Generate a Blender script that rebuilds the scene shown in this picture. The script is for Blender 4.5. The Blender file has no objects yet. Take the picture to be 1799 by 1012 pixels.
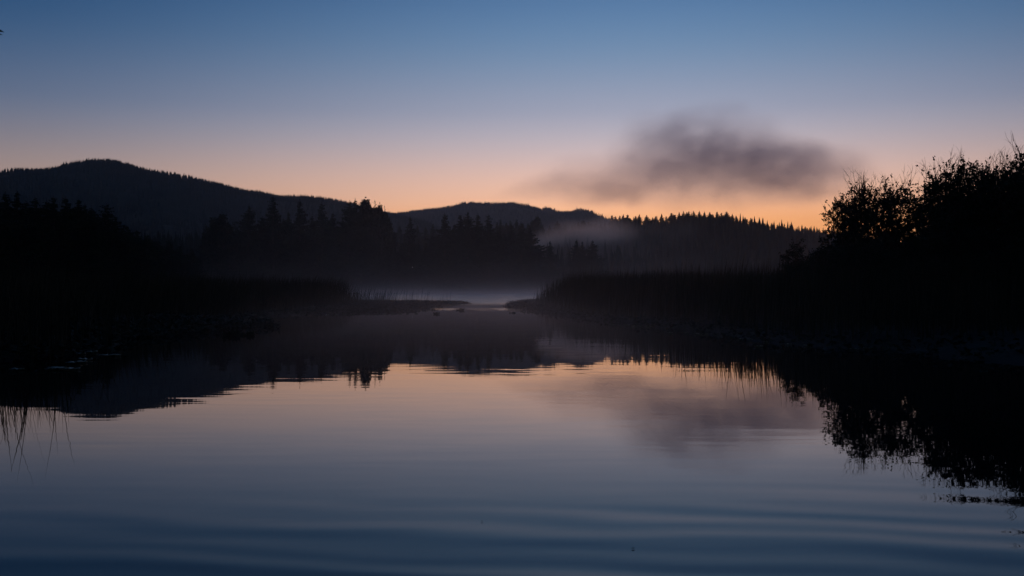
import bpy, math, random
import numpy as np
from mathutils import Vector, Matrix

random.seed(7)
RNG = np.random.default_rng(11)
SC = bpy.context.scene
COL = SC.collection

# ------------------------------------------------------------------ camera
F = 1749.0            # focal length in pixels of the 1799 px wide photograph
CX, HY, EYE = 899.5, 507.0, 1.6
cam_data = bpy.data.cameras.new("camera")
cam_data.lens = 35.0
cam_data.sensor_width = 36.0
cam_data.clip_start = 0.05
cam_data.clip_end = 30000.0
cam = bpy.data.objects.new("camera", cam_data)
cam.location = (0, 0, EYE)
cam.rotation_euler = (math.radians(90), 0, 0)
COL.objects.link(cam)
SC.camera = cam

# ------------------------------------------------------------------ view
SC.view_settings.view_transform = 'Standard'
SC.view_settings.look = 'None'
SC.view_settings.exposure = 0.0
SC.view_settings.gamma = 1.0
SC.render.engine = 'CYCLES'
SC.cycles.use_denoising = True
SC.cycles.use_adaptive_sampling = True
SC.cycles.adaptive_threshold = 0.01
SC.cycles.max_bounces = 6
SC.cycles.diffuse_bounces = 1
SC.cycles.glossy_bounces = 3
SC.cycles.transparent_max_bounces = 16
SC.cycles.volume_bounces = 1
SC.cycles.volume_max_steps = 256
SC.cycles.sample_clamp_indirect = 4.0


def lin(r, g, b):
    def f(c):
        c /= 255.0
        return c / 12.92 if c <= 0.04045 else ((c + 0.055) / 1.055) ** 2.4
    return (f(r), f(g), f(b), 1.0)


# ------------------------------------------------------------------ node helper
class NT:
    def __init__(self, tree):
        self.t = tree
        self.n = tree.nodes
        self.l = tree.links

    def new(self, kind, **kw):
        nd = self.n.new(kind)
        for k, v in kw.items():
            setattr(nd, k, v)
        return nd

    def put(self, sock, v):
        if isinstance(v, bpy.types.NodeSocket):
            self.l.new(v, sock)
        else:
            sock.default_value = v

    def math(self, op, a, b=0.0, c=0.0, clamp=False):
        nd = self.new('ShaderNodeMath', operation=op, use_clamp=clamp)
        self.put(nd.inputs[0], a); self.put(nd.inputs[1], b); self.put(nd.inputs[2], c)
        return nd.outputs[0]

    def vmath(self, op, a, b=(0, 0, 0), out=0):
        nd = self.new('ShaderNodeVectorMath', operation=op)
        self.put(nd.inputs[0], a); self.put(nd.inputs[1], b)
        return nd.outputs[out]

    def rng(self, v, a, b, c=0.0, d=1.0, smooth=False):
        nd = self.new('ShaderNodeMapRange', clamp=True)
        if smooth:
            nd.interpolation_type = 'SMOOTHSTEP'
        self.put(nd.inputs[0], v)
        for i, x in enumerate((a, b, c, d)):
            self.put(nd.inputs[i + 1], x)
        return nd.outputs[0]

    def ramp(self, fac, stops, mode='EASE'):
        nd = self.new('ShaderNodeValToRGB')
        cr = nd.color_ramp
        cr.interpolation = mode
        while len(cr.elements) < len(stops):
            cr.elements.new(0.5)
        for e, (p, c) in zip(cr.elements, stops):
            e.position = p; e.color = c
        self.put(nd.inputs[0], fac)
        return nd.outputs[0]

    def mix(self, fac, a, b):
        nd = self.new('ShaderNodeMix', data_type='RGBA')
        self.put(nd.inputs[0], fac)
        self.put(nd.inputs[6], a); self.put(nd.inputs[7], b)
        return nd.outputs[2]

    def noise(self, vec, scale, detail=2.0, rough=0.5, out=0):
        nd = self.new('ShaderNodeTexNoise')
        self.put(nd.inputs['Vector'], vec)
        nd.inputs['Scale'].default_value = scale
        nd.inputs['Detail'].default_value = detail
        nd.inputs['Roughness'].default_value = rough
        return nd.outputs[out]

    def sep(self, vec):
        nd = self.new('ShaderNodeSeparateXYZ')
        self.put(nd.inputs[0], vec)
        return nd.outputs

    def comb(self, x, y, z):
        nd = self.new('ShaderNodeCombineXYZ')
        self.put(nd.inputs[0], x); self.put(nd.inputs[1], y); self.put(nd.inputs[2], z)
        return nd.outputs[0]


# ------------------------------------------------------------------ dawn sky
def make_world():
    def dim(r, g, b):        # ramps stay below 1; the background strength gives the factor back
        c = lin(r, g, b)
        return (c[0] * 0.7, c[1] * 0.7, c[2] * 0.7, 1.0)
    w = bpy.data.worlds.new("World")
    SC.world = w
    w.use_nodes = True
    t = NT(w.node_tree)
    w.node_tree.nodes.clear()
    d = t.new('ShaderNodeTexCoord').outputs['Generated']
    x, y, z = t.sep(d)[:3]
    el = t.math('MULTIPLY', t.math('ARCSINE', z), 180 / math.pi)     # elevation, degrees
    az = t.math('MULTIPLY', t.math('ARCTAN2', x, y), 180 / math.pi)  # 0 = ahead, + = to the right
    f = t.math('DIVIDE', t.math('MAXIMUM', el, 0.0), 90.0)

    def s(deg):
        return deg / 90.0
    glow = [(s(0.0), dim(*SKY_G[0])), (s(3.8), dim(*SKY_G[1])), (s(5.1), dim(*SKY_G[2])), (s(6.75), dim(*SKY_G[3])),
            (s(8.4), dim(*SKY_G[4])), (s(10.0), dim(*SKY_G[5])), (s(13.1), dim(*SKY_G[6])), (s(16.0), dim(*SKY_G[7])),
            (s(24), dim(46, 88, 138)), (s(45), dim(24, 52, 92)), (1.0, dim(14, 32, 62))]
    side = [(s(0.0), dim(*SKY_S[0])), (s(3.8), dim(*SKY_S[1])), (s(5.1), dim(*SKY_S[2])), (s(6.75), dim(*SKY_S[3])),
            (s(8.4), dim(*SKY_S[4])), (s(10.0), dim(*SKY_S[5])), (s(13.1), dim(*SKY_S[6])), (s(16.0), dim(*SKY_S[7])),
            (s(24), dim(28, 60, 98)), (s(45), dim(20, 44, 80)), (1.0, dim(14, 32, 62))]
    back = [(0.0, dim(34, 40, 58)), (s(8), dim(38, 46, 70)), (s(25), dim(22, 40, 68)), (s(60), dim(16, 34, 64)), (1.0, dim(14, 32, 62))]
    cg = t.ramp(f, glow, 'B_SPLINE')
    cs = t.ramp(f, side, 'B_SPLINE')
    cb = t.ramp(f, back, 'LINEAR')
    da = t.math('ABSOLUTE', t.math('SUBTRACT', az, SKY_AZ))
    da = t.math('MINIMUM', da, t.math('SUBTRACT', 360.0, da))
    m1 = t.rng(da, 0.0, SKY_W, 0.0, 1.0, smooth=True)
    m2 = t.rng(da, 40.0, 110.0, 0.0, 1.0, smooth=True)
    c = t.mix(m2, t.mix(m1, cg, cs), cb)
    # thin strip of fire low where the sun will rise
    hot = t.math('MULTIPLY', t.rng(el, 6.4, 0.0, 0.0, 1.0, smooth=True), t.rng(t.math('ABSOLUTE', t.math('SUBTRACT', az, 17.0)), 17.0, 0.0, 0.0, 1.0, smooth=True))
    c = t.mix(t.math('MULTIPLY', hot, 0.9), c, dim(255, 160, 70))
    # below the horizon
    c = t.mix(t.rng(el, -0.5, -3.0), c, dim(10, 12, 16))
    bg = t.new('ShaderNodeBackground')
    t.put(bg.inputs[0], c)
    bg.inputs[1].default_value = 1.0 / 0.7
    out = t.new('ShaderNodeOutputWorld')
    t.l.new(bg.outputs[0], out.inputs[0])


SKY_AZ, SKY_W = 7.0, 39.0
SKY_G = [(288, 196, 104), (286, 204, 138), (270, 209, 172), (236, 200, 189), (196, 187, 196), (165, 168, 188), (114, 145, 178), (88, 125, 168)]
SKY_S = [(194, 134, 102), (184, 143, 120), (172, 144, 131), (150, 136, 136), (118, 121, 137), (94, 110, 137), (53, 88, 126), (34, 71, 114)]
make_world()


# ------------------------------------------------------------------ object helpers
def tag(o, label=None, cat=None, group=None, kind=None):
    if label: o['label'] = label
    if cat: o['category'] = cat
    if group: o['group'] = group
    if kind: o['kind'] = kind
    return o


def mesh_np(name, verts, faces_list, smooth=False, mat_index=None):
    """faces_list: list of int arrays of shape (n, k)"""
    me = bpy.data.meshes.new(name)
    verts = np.asarray(verts, dtype=np.float32).reshape(-1, 3)
    me.vertices.add(len(verts))
    me.vertices.foreach_set('co', verts.ravel())
    loops, starts, tot, cur = [], [], [], 0
    for fa in faces_list:
        fa = np.asarray(fa, dtype=np.int32)
        if len(fa) == 0:
            continue
        n, k = fa.shape
        loops.append(fa.ravel())
        starts.append(cur + np.arange(n, dtype=np.int32) * k)
        cur += n * k
        tot.append(n)
    loops = np.concatenate(loops); starts = np.concatenate(starts)
    me.loops.add(len(loops))
    me.loops.foreach_set('vertex_index', loops)
    me.polygons.add(len(starts))
    me.polygons.foreach_set('loop_start', starts)
    if smooth:
        me.polygons.foreach_set('use_smooth', np.ones(len(starts), dtype=bool))
    me.update(calc_edges=True)
    me.validate()
    return me


def link(name, me, mat=None, parent=None, loc=(0, 0, 0)):
    o = bpy.data.objects.new(name, me)
    if mat is not None and me is not None and not me.materials:
        me.materials.append(mat)
    COL.objects.link(o)
    o.location = loc
    if parent: o.parent = parent
    return o


class MB:
    """collects tubes and leaf quads"""
    def __init__(self):
        self.v = []; self.q = []; self.t = []; self.n = 0

    def tube(self, pts, radii, sides=4):
        pts = [Vector(p) for p in pts]
        rings = []
        for i, p in enumerate(pts):
            a = pts[max(i - 1, 0)]; b = pts[min(i + 1, len(pts) - 1)]
            d = (b - a)
            if d.length < 1e-9: d = Vector((0, 0, 1))
            d.normalize()
            u = d.cross(Vector((0.3, 0.7, 0.1))); u.normalize()
            w = d.cross(u)
            ring = []
            for k in range(sides):
                an = 2 * math.pi * k / sides
                self.v.append(p + (u * math.cos(an) + w * math.sin(an)) * radii[i])
                ring.append(self.n); self.n += 1
            rings.append(ring)
        for r0, r1 in zip(rings, rings[1:]):
            for k in range(sides):
                self.q.append((r0[k], r0[(k + 1) % sides], r1[(k + 1) % sides], r1[k]))

    def quad(self, a, b, c, d):
        self.v += [a, b, c, d]
        self.q.append((self.n, self.n + 1, self.n + 2, self.n + 3)); self.n += 4

    def tri(self, a, b, c):
        self.v += [a, b, c]
        self.t.append((self.n, self.n + 1, self.n + 2)); self.n += 3

    def mesh(self, name, smooth=False):
        v = np.array([tuple(p) for p in self.v], dtype=np.float32)
        fl = []
        if self.q: fl.append(np.array(self.q))
        if self.t: fl.append(np.array(self.t))
        return mesh_np(name, v, fl, smooth)


# ------------------------------------------------------------------ materials
def principled(name, c1, c2, scale=3.0, rough=0.8, spec=0.3, detail=3.0, obj_random=0.0, coords='Object'):
    m = bpy.data.materials.new(name)
    m.use_nodes = True
    t = NT(m.node_tree)
    b = m.node_tree.nodes['Principled BSDF']
    co = t.new('ShaderNodeTexCoord').outputs[coords]
    nz = t.noise(co, scale, detail)
    c = t.mix(t.rng(nz, 0.3, 0.7), (*c1, 1), (*c2, 1))
    if obj_random:
        oi = t.new('ShaderNodeObjectInfo').outputs['Random']
        hsv = t.new('ShaderNodeHueSaturation')
        t.put(hsv.inputs['Value'], t.rng(oi, 0, 1, 1 - obj_random, 1 + obj_random))
        t.put(hsv.inputs['Color'], c)
        c = hsv.outputs[0]
    t.put(b.inputs['Base Color'], c)
    b.inputs['Roughness'].default_value = rough
    b.inputs['Specular IOR Level'].default_value = spec
    return m


M_NEEDLE = principled('spruce_needles', (0.014, 0.028, 0.014), (0.03, 0.045, 0.02), 0.6, 0.9, 0.1, obj_random=0.25)
M_BARK = principled('bark', (0.05, 0.038, 0.03), (0.09, 0.07, 0.055), 6, 0.95, 0.1)
M_LEAF = principled('willow_leaves', (0.016, 0.028, 0.01), (0.035, 0.045, 0.015), 2.0, 0.75, 0.2, obj_random=0.2)
M_REED = principled('reed_blades', (0.03, 0.035, 0.015), (0.07, 0.06, 0.03), 0.8, 0.85, 0.15)
M_MAT = principled('pond_leaves', (0.012, 0.022, 0.009), (0.03, 0.036, 0.014), 1.5, 0.7, 0.12)
M_PAD = principled('lily_pad_skin', (0.03, 0.06, 0.02), (0.06, 0.08, 0.03), 8, 0.42, 0.35)
M_MUD = principled('mud_and_grass', (0.014, 0.012, 0.009), (0.028, 0.025, 0.015), 1.2, 0.9, 0.15, 5)
M_HILL = principled('forested_slope', (0.014, 0.024, 0.014), (0.03, 0.04, 0.022), 0.02, 0.95, 0.05, 6)
M_FOREST = principled('far_forest', (0.012, 0.022, 0.013), (0.026, 0.036, 0.02), 0.02, 0.95, 0.05)
M_STEEL = principled('galvanised_steel', (0.3, 0.3, 0.31), (0.4, 0.4, 0.41), 3, 0.5, 0.5)


# ------------------------------------------------------------------ lake outline (metres, plan view)
POLY = np.array([(-10, 3.4), (-4, 3.0), (3, 2.9), (9, 3.3), (15, 8), (13.5, 15), (10.8, 21), (9.4, 25.5), (7.2, 28.5), (7.0, 33), (6.5, 38),
                 (5.3, 46), (3.3, 57), (1.7, 72), (-0.1, 86), (0.1, 100), (1.3, 115), (4.2, 133), (30, 150), (90, 175), (150, 215), (185, 280),
                 (140, 335), (60, 348), (0, 352), (-60, 347), (-120, 338), (-175, 290), (-150, 220), (-90, 170), (-45, 140),
                 (-19, 121), (-9, 117), (-6.0, 112), (-4.6, 101), (-6.6, 91), (-7.0, 80), (-6.9, 71), (-8.2, 65.5), (-11.0, 61.5), (-13.6, 56),
                 (-12.4, 47), (-10.9, 41), (-12.4, 35), (-12.0, 29.5), (-11.0, 25.5), (-11.1, 22.5), (-12.8, 20), (-15.5, 16), (-17, 10), (-14, 5)], dtype=float)


def lake_sd(x, y):
    """signed distance to the shoreline, positive on land"""
    x = np.asarray(x, float); y = np.asarray(y, float)
    best = np.full(x.shape, 1e18)
    inside = np.zeros(x.shape, bool)
    n = len(POLY)
    for i in range(n):
        ax, ay = POLY[i]; bx, by = POLY[(i + 1) % n]
        dx, dy = bx - ax, by - ay
        t = np.clip(((x - ax) * dx + (y - ay) * dy) / (dx * dx + dy * dy), 0, 1)
        best = np.minimum(best, (x - ax - t * dx) ** 2 + (y - ay - t * dy) ** 2)
        c = ((ay > y) != (by > y))
        xi = ax + (y - ay) * dx / (dy if abs(dy) > 1e-9 else 1e-9)
        inside ^= c & (x < xi)
    d = np.sqrt(best)
    d = np.where(inside, -d, d)
    wob = 0.35 * np.sin(x * 1.7 + 2 * np.sin(y * .6)) + 0.3 * np.sin(y * 1.3 + x * .8) + 0.15 * np.sin(x * 4.1 - y * 3.3)
    return d + wob * np.clip(np.abs(y) / 40, 0.3, 1.0)


def ground_z(x, y):
    s = lake_sd(x, y)
    cap = np.where((np.abs(x) < 45) & (y > 48) & (y < 140), 0.05, 0.35)
    bump = 0.03 * np.sin(x * 2.3 + y) + 0.04 * np.sin(y * 2.9 - x * 1.1)
    return np.where(s > 0, np.clip(s * 0.10, 0, cap) + 0.02 + bump * np.clip(s, 0, 1), np.clip(s * 0.15, -1.5, 0) - 0.02)


def axis(dense_lo, dense_hi, step, lo, hi, g=1.13):
    a = list(np.arange(dense_lo, dense_hi + step * .5, step))
    s = step; p = a[-1]
    while p < hi:
        s *= g; p += s; a.append(min(p, hi))
    s = step; p = a[0]
    while p > lo:
        s *= g; p -= s; a.insert(0, max(p, lo))
    return np.array(a)


def grid_mesh(name, X, Y, Z, smooth=True):
    ny, nx = X.shape
    v = np.stack([X, Y, Z], -1).reshape(-1, 3)
    i = np.arange(ny - 1)[:, None] * nx + np.arange(nx - 1)[None, :]
    q = np.stack([i, i + 1, i + nx + 1, i + nx], -1).reshape(-1, 4)
    return mesh_np(name, v, [q], smooth)


xs = axis(-30, 30, 0.45, -5300, 5300)
ys = axis(0, 135, 0.6, -400, 5300)
X, Y = np.meshgrid(xs, ys)
g = link('ground', grid_mesh('ground', X, Y, ground_z(X, Y)), M_MUD)
tag(g, kind='structure')


# ------------------------------------------------------------------ water
def make_water():
    m = bpy.data.materials.new('lake_water')
    m.use_nodes = True
    t = NT(m.node_tree)
    b = m.node_tree.nodes['Principled BSDF']
    pos = t.new('ShaderNodeNewGeometry').outputs['Position']
    px, py, pz = t.sep(pos)[:3]
    # fine ripples (slopes taken from a vector noise)
    fine = t.noise(t.vmath('MULTIPLY', pos, (0.9, 5.5, 1)), 1.0, 2.0, 0.5, out=1)
    fine = t.vmath('SUBTRACT', fine, (0.5, 0.5, 0.5))
    patch = t.rng(t.noise(t.vmath('MULTIPLY', pos, (0.10, 0.25, 1)), 1.0, 2.0), 0.35, 0.7, 0.35, 1.6)
    near_fade = t.rng(py, 4, 16, 0.75, 1.0)
    amp = t.math('MULTIPLY', patch, near_fade)
    fs = t.new('ShaderNodeVectorMath', operation='SCALE')
    t.put(fs.inputs[0], fine); t.put(fs.inputs[3], t.math('MULTIPLY', amp, 0.014))
    # long low ripples rolling in from the right
    rot = t.math('ADD', py, t.math('MULTIPLY', px, 0.16))
    warp = t.math('MULTIPLY', t.noise(t.vmath('MULTIPLY', pos, (0.35, 0.6, 1)), 1.0, 1.0), 1.1)
    ph = t.math('MULTIPLY', t.math('ADD', rot, warp), 2 * math.pi / 0.5)
    sw = t.math('SINE', ph)
    sw2 = t.math('SINE', t.math('MULTIPLY', t.math('ADD', rot, t.math('MULTIPLY', warp, 0.6)), 2 * math.pi / 1.15))
    mask = t.math('MULTIPLY', t.rng(py, 5.3, 8.7, 1.0, 0.0, smooth=True), t.rng(px, -5, 3.0, 0.28, 1.0, smooth=True))
    mmod = t.rng(t.noise(t.vmath('MULTIPLY', pos, (0.22, 0.7, 1)), 1.0, 2.0), 0.35, 0.62, 0.1, 1.0)
    sl = t.math('MULTIPLY', t.math('MULTIPLY', t.math('ADD', sw, t.math('MULTIPLY', sw2, 0.7)), mask), t.math('MULTIPLY', mmod, 0.027))
    sx, sy, sz = t.sep(fs.outputs[0])[:3]
    # breeze-ruffled channel and far lake
    far = t.rng(py, 84, 112, 0.0, 1.0, smooth=True)
    chan = t.math('MULTIPLY', t.rng(t.math('ABSOLUTE', t.math('SUBTRACT', py, 75.0)), 6.5, 4.0), t.rng(t.math('ABSOLUTE', t.math('ADD', px, 2.9)), 4.6, 3.0))
    chn = t.math('SUBTRACT', t.noise(t.vmath('MULTIPLY', pos, (0.5, 1.5, 1)), 1.0, 2.0), 0.5)
    cs = t.math('MULTIPLY', t.math('MULTIPLY', chn, chan), 0.35)
    big = t.math('SUBTRACT', t.noise(t.vmath('MULTIPLY', pos, (1.0, 2.5, 1)), 1.0, 2.0), 0.5)
    fr = t.math('MULTIPLY', t.math('MULTIPLY', big, far), 0.10)
    sy = t.math('ADD', t.math('ADD', sy, sl), t.math('ADD', cs, fr))
    nrm = t.vmath('NORMALIZE', t.comb(t.math('MULTIPLY', sx, 0.45), sy, 1.0))
    t.put(b.inputs['Normal'], nrm)
    b.inputs['Base Color'].default_value = (0.004, 0.006, 0.007, 1)
    b.inputs['IOR'].default_value = 1.33
    b.inputs['Specular IOR Level'].default_value = 0.4
    t.put(b.inputs['Roughness'], t.rng(py, 84, 112, 0.012, 0.27))
    xs = axis(-60, 60, 4, -400, 400, 1.3); ys = axis(0, 140, 4, -60, 420, 1.3)
    X, Y = np.meshgrid(xs, ys)
    o = link('water', grid_mesh('water', X, Y, X * 0), m)
    tag(o, kind='structure')


make_water()


# ------------------------------------------------------------------ mountains
def up(py, d):      # height of a point seen at photo row py at distance d
    return (HY - py) / F * d + EYE


def side(px, d):
    return (px - CX) / F * d


def fbm(x, y, seed=0, octs=4):
    r = np.random.default_rng(seed)
    out = np.zeros(np.shape(x)); a = 1.0; f = 1.0
    for _ in range(octs):
        for _ in range(3):
            an = r.uniform(0, 2 * math.pi); ph = r.uniform(0, 6.28)
            out += a * np.sin((x * math.cos(an) + y * math.sin(an)) * f + ph) / 3
        a *= 0.5; f *= 2.07
    return out


def ridge_fn(prof, d, drop, front, backw, seed, spur=0.12):
    px = np.array([p[0] for p in prof], float); py = np.array([p[1] for p in prof], float)
    def fn(x, y):
        pr = np.asarray(x) / d * F + CX
        H = np.maximum(up(np.interp(pr, px, py), d) - drop, 0)
        dy = np.asarray(y) - d
        t = np.where(dy < 0, np.clip(1 + dy / front, 0, 1), np.clip(1 - dy / backw, 0, 1))
        s = t * t * (3 - 2 * t) * 0.55 + t * 0.45
        n = fbm(np.asarray(x) / (front * .16), dy / (front * .16), seed)
        return H * s * (1 + spur * n * np.clip((1 - t) * 4, 0, 1) * np.clip(t * 4, 0, 1)) - 2.0 * (1 - np.clip(s * 20, 0, 1))
    return fn


PROF_L = [(-900, 420), (-500, 360), (-250, 325), (-100, 315), (0, 311), (35, 307), (38, 302), (50, 301), (90, 301), (120, 298), (140, 292), (160, 286), (185, 283), (205, 285), (225, 290), (250, 299),
          (270, 304), (300, 310), (330, 313), (360, 320), (380, 325), (400, 329), (430, 338), (470, 343), (490, 348), (540, 351), (580, 354),
          (600, 357), (640, 366), (660, 372), (690, 378), (760, 400), (850, 440), (1000, 500)]
PROF_C = [(350, 470), (560, 400), (640, 383), (690, 377), (720, 374), (760, 369), (800, 363), (815, 359), (830, 358), (850, 360), (900, 361), (925, 364),
          (945, 369), (955, 368), (965, 369), (980, 374), (1005, 374), (1014, 370), (1022, 370), (1035, 374), (1055, 385), (1075, 391), (1100, 396), (1200, 408), (1500, 430), (1900, 470)]
LM = ridge_fn(PROF_L, 2600, 7, 1500, 1300, 3)
CM = ridge_fn(PROF_C, 4200, 8, 1700, 1000, 5)


def mountain(name, fn, x0, x1, y0, y1, nx, ny):
    X, Y = np.meshgrid(np.linspace(x0, x1, nx), np.linspace(y0, y1, ny))
    tag(link(name, grid_mesh(name, X, Y, fn(X, Y)), M_HILL), kind='structure')


mountain('mountain', LM, -2700, 350, 1100, 3900, 320, 160)
mountain('hills', CM, -1400, 2600, 2500, 5200, 320, 120)

# forest hill beyond the lake: low to the left, rising to the right
PROF_H = [(200, 455), (400, 452), (560, 450), (700, 448), (850, 440), (940, 437), (1000, 438), (1055, 441), (1070, 432), (1100, 428), (1150, 426), (1200, 421), (1280, 421), (1320, 428),
          (1360, 436), (1440, 444), (1550, 448), (1800, 452), (2600, 470)]
HH = ridge_fn(PROF_H, 720, 0, 330, 700, 9, 0.08)
mountain('hill', HH, -420, 900, 375, 1500, 260, 130)


# ------------------------------------------------------------------ far forest as masses
def cones_mesh(name, P, H, R, seed=1, sides=5):
    """many small ragged conifers: two stacked irregular cones each"""
    r = np.random.default_rng(seed)
    n = len(P)
    vs, ts = [], []
    base = 0
    for lo, hi, rs in ((-0.05, 0.62, 1.0), (0.35, 1.0, 0.58)):
        a = r.uniform(0, 6.28, (n, 1)) + np.arange(sides) * 2 * math.pi / sides
        rr = (R[:, None] * rs) * r.uniform(0.55, 1.25, (n, sides))
        ring = np.stack([P[:, 0, None] + np.cos(a) * rr, P[:, 1, None] + np.sin(a) * rr,
                         P[:, 2, None] + H[:, None] * (lo + r.uniform(-.05, .05, (n, sides)))], -1)
        tip = np.stack([P[:, 0] + r.uniform(-.1, .1, n) * R, P[:, 1], P[:, 2] + H * hi], -1)
        v = np.concatenate([ring, tip[:, None, :]], 1).reshape(-1, 3)
        i0 = base + np.arange(n)[:, None] * (sides + 1)
        k = np.arange(sides)
        tri = np.stack([i0 + k, i0 + (k + 1) % sides, np.broadcast_to(i0 + sides, (n, sides))], -1).reshape(-1, 3)
        vs.append(v); ts.append(tri); base += len(v)
    return mesh_np(name, np.concatenate(vs), [np.concatenate(ts)])


def forest(fn, n_crest, n_slope, x0, x1, ycrest, yw, y0, h, seed, label):
    r = np.random.default_rng(seed)
    x = np.concatenate([r.uniform(x0, x1, n_crest), r.uniform(x0, x1, n_slope)])
    y = np.concatenate([r.uniform(ycrest - yw, ycrest + yw * .3, n_crest), r.uniform(y0, ycrest, n_slope)])
    z = fn(x, y)
    k = z > 3
    x, y, z = x[k], y[k], z[k]
    clump = 1 + 0.22 * fbm(x / (h * 2.5), y / (h * 2.5), seed + 1, 3)
    H = h * r.uniform(0.65, 1.15, len(x)) * clump
    R = H * r.uniform(0.13, 0.26, len(x))
    o = link('forest', cones_mesh('forest', np.stack([x, y, z - 1], -1), H, R, seed), M_FOREST)
    tag(o, label, 'forest', kind='stuff')


forest(LM, 9500, 12000, -2400, 250, 2600, 110, 1300, 16, 21, 'dark conifer forest covering the tall mountain on the left')
forest(CM, 6000, 8000, -1000, 1500, 4200, 140, 2900, 17, 22, 'dark conifer forest covering the distant low hills in the middle')
forest(HH, 0, 4200, -330, 620, 690, 60, 395, 17, 23, 'misty conifer wood on the slope below the right-hand ridge')


# ------------------------------------------------------------------ conifers with branches
def conifer_meshes(seed, H=28.0, width=0.17, gap=0.0, slope=0.42, fat=1.0):
    r = random.Random(seed)
    tr, cr = MB(), MB()
    tr.tube([(0, 0, -1.5), (0.05, 0, H * .3), (0.1, .05, H * .7), (0.08, 0, H)], [.42, .33, .16, .03], 6)
    z = H * 0.06
    lean = r.uniform(0, 6.28)
    fat0 = fat
    while z < H * 0.985:
        fat = fat0 * min(1.0, .22 + (H - z) / 6.5)
        t = 1 - z / H
        Rm = min(slope * (H - z), H * width * (.75 + .25 * t)) * (0.8 + 0.2 * math.sin(z * .9 + seed)) + 0.14
        if t > .85: Rm *= 0.72 + 0.28 * (1 - t) * 4
        n = r.randint(4, 6)
        a0 = r.uniform(0, 6.28)
        for k in range(n):
            if r.random() < gap: continue
            a = a0 + k * 2 * math.pi / n + r.uniform(-.35, .35)
            L = Rm * (r.uniform(0.45, 1.15) if r.random() < .8 else r.uniform(1.1, 1.5))
            droop = r.uniform(-0.28, 0.05) * (0.4 + t) + (0.3 if t < .06 else 0.0)
            d = Vector((math.cos(a), math.sin(a), droop)).normalized()
            s = Vector((-math.sin(a), math.cos(a), 0))
            p0 = Vector((0.08 * (1 - t), 0, z + r.uniform(-.15, .15)))
            m = max(3, int(L / 0.55))
            # limb
            cr.tri(p0 + Vector((0, 0, .05)), p0 - Vector((0, 0, .05)), p0 + d * L)
            for j in range(m):
                u = (j + 0.6) / m
                q = p0 + d * (L * u) + Vector((0, 0, 0.18 * L * (u * u) * (1 if t < .5 else .6)))
                w = max(L * (0.34 * (1 - u) + 0.10), .12 + .1 * fat) * r.uniform(.7, 1.3) * fat
                for sg in (-1, 1):
                    tip = q + s * sg * w + d * w * r.uniform(.5, 1.1) - Vector((0, 0, w * r.uniform(0.3, 1.1)))
                    cr.tri(q - d * .22 * fat, q + d * .3 * fat + Vector((0, 0, r.uniform(-.1, .12))), tip)
                # hanging spray
                for hs in range(2):
                    o_ = s * r.uniform(-.25, .25) * fat
                    cr.tri(q + o_ - (d * .28 + s * .1) * fat, q + o_ + (d * .28 - s * .1) * fat, q + o_ * 1.4 + d * r.uniform(-.15, .25) - Vector((0, 0, r.uniform(.35, .95) * (.15 + .85 * fat))))
                    cr.tri(q + o_ - s * .3 * fat, q + o_ + s * .3 * fat, q + o_ * 1.5 + d * .1 - Vector((0, 0, r.uniform(.3, .8) * (.15 + .85 * fat))))
        z += r.uniform(0.36, 0.8) * (0.7 + .5 * t)
    for k in range(4):
        cr.tri(Vector((.12, 0, H * .985)), Vector((-.04, .05, H * .985)), Vector((.1 + r.uniform(-.1, .1), 0, H + r.uniform(.1, .45))))
    return tr.mesh('trunk'), cr.mesh('crown')


CONIF = [conifer_meshes(s, 28.0, w, gp, sl) for s, w, gp, sl in ((1, .17, .12, .40), (2, .15, .18, .36), (3, .20, .15, .46), (4, .17, .26, .42), (5, .24, .12, .6), (6, .14, .2, .34))]
BLUNT = [conifer_meshes(s, 26.0, w, gp, sl, 1.5) for s, w, gp, sl in ((11, .12, .12, .55), (12, .16, .1, .7), (13, .11, .25, .5), (14, .18, .15, .62), (15, .13, .05, .8))]
for tm, cm in CONIF + BLUNT:
    tm.materials.append(M_BARK); cm.materials.append(M_NEEDLE)


def conifer(px, ytop, d, base_z, variant, label, group, wscale=1.0, name='conifer', kinds=None):
    x = side(px, d)
    H = up(ytop, d) - base_z
    kinds = kinds or CONIF
    tm, cm = kinds[variant % len(kinds)]
    root = bpy.data.objects.new(name, None)
    COL.objects.link(root)
    root.empty_display_size = 0.5
    root.location = (x, d, base_z)
    s = H / (26.3 if kinds is BLUNT else 28.3)
    root.scale = (s * wscale, s * wscale, s)
    root.rotation_euler = (random.uniform(-.02, .02), random.uniform(-.025, .025), random.uniform(0, 6.28))
    tag(root, label, 'tree', group)
    link('trunk', tm, parent=root); link('crown', cm, parent=root)
    return root


ORD = ['first', 'second', 'third', 'fourth', 'fifth', 'sixth', 'seventh', 'eighth', 'ninth', 'tenth', 'eleventh', 'twelfth', 'thirteenth', 'fourteenth', 'fifteenth',
       'sixteenth', 'seventeenth', 'eighteenth', 'nineteenth', 'twentieth']
TENS = {2: 'twenty', 3: 'thirty', 4: 'forty', 5: 'fifty'}


def ordinal(i):
    if i < 20: return ORD[i]
    n = i + 1
    if n % 10 == 0: return {30: 'thirtieth', 40: 'fortieth', 50: 'fiftieth'}[n]
    return TENS[n // 10] + '-' + ORD[n % 10 - 1]


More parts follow.
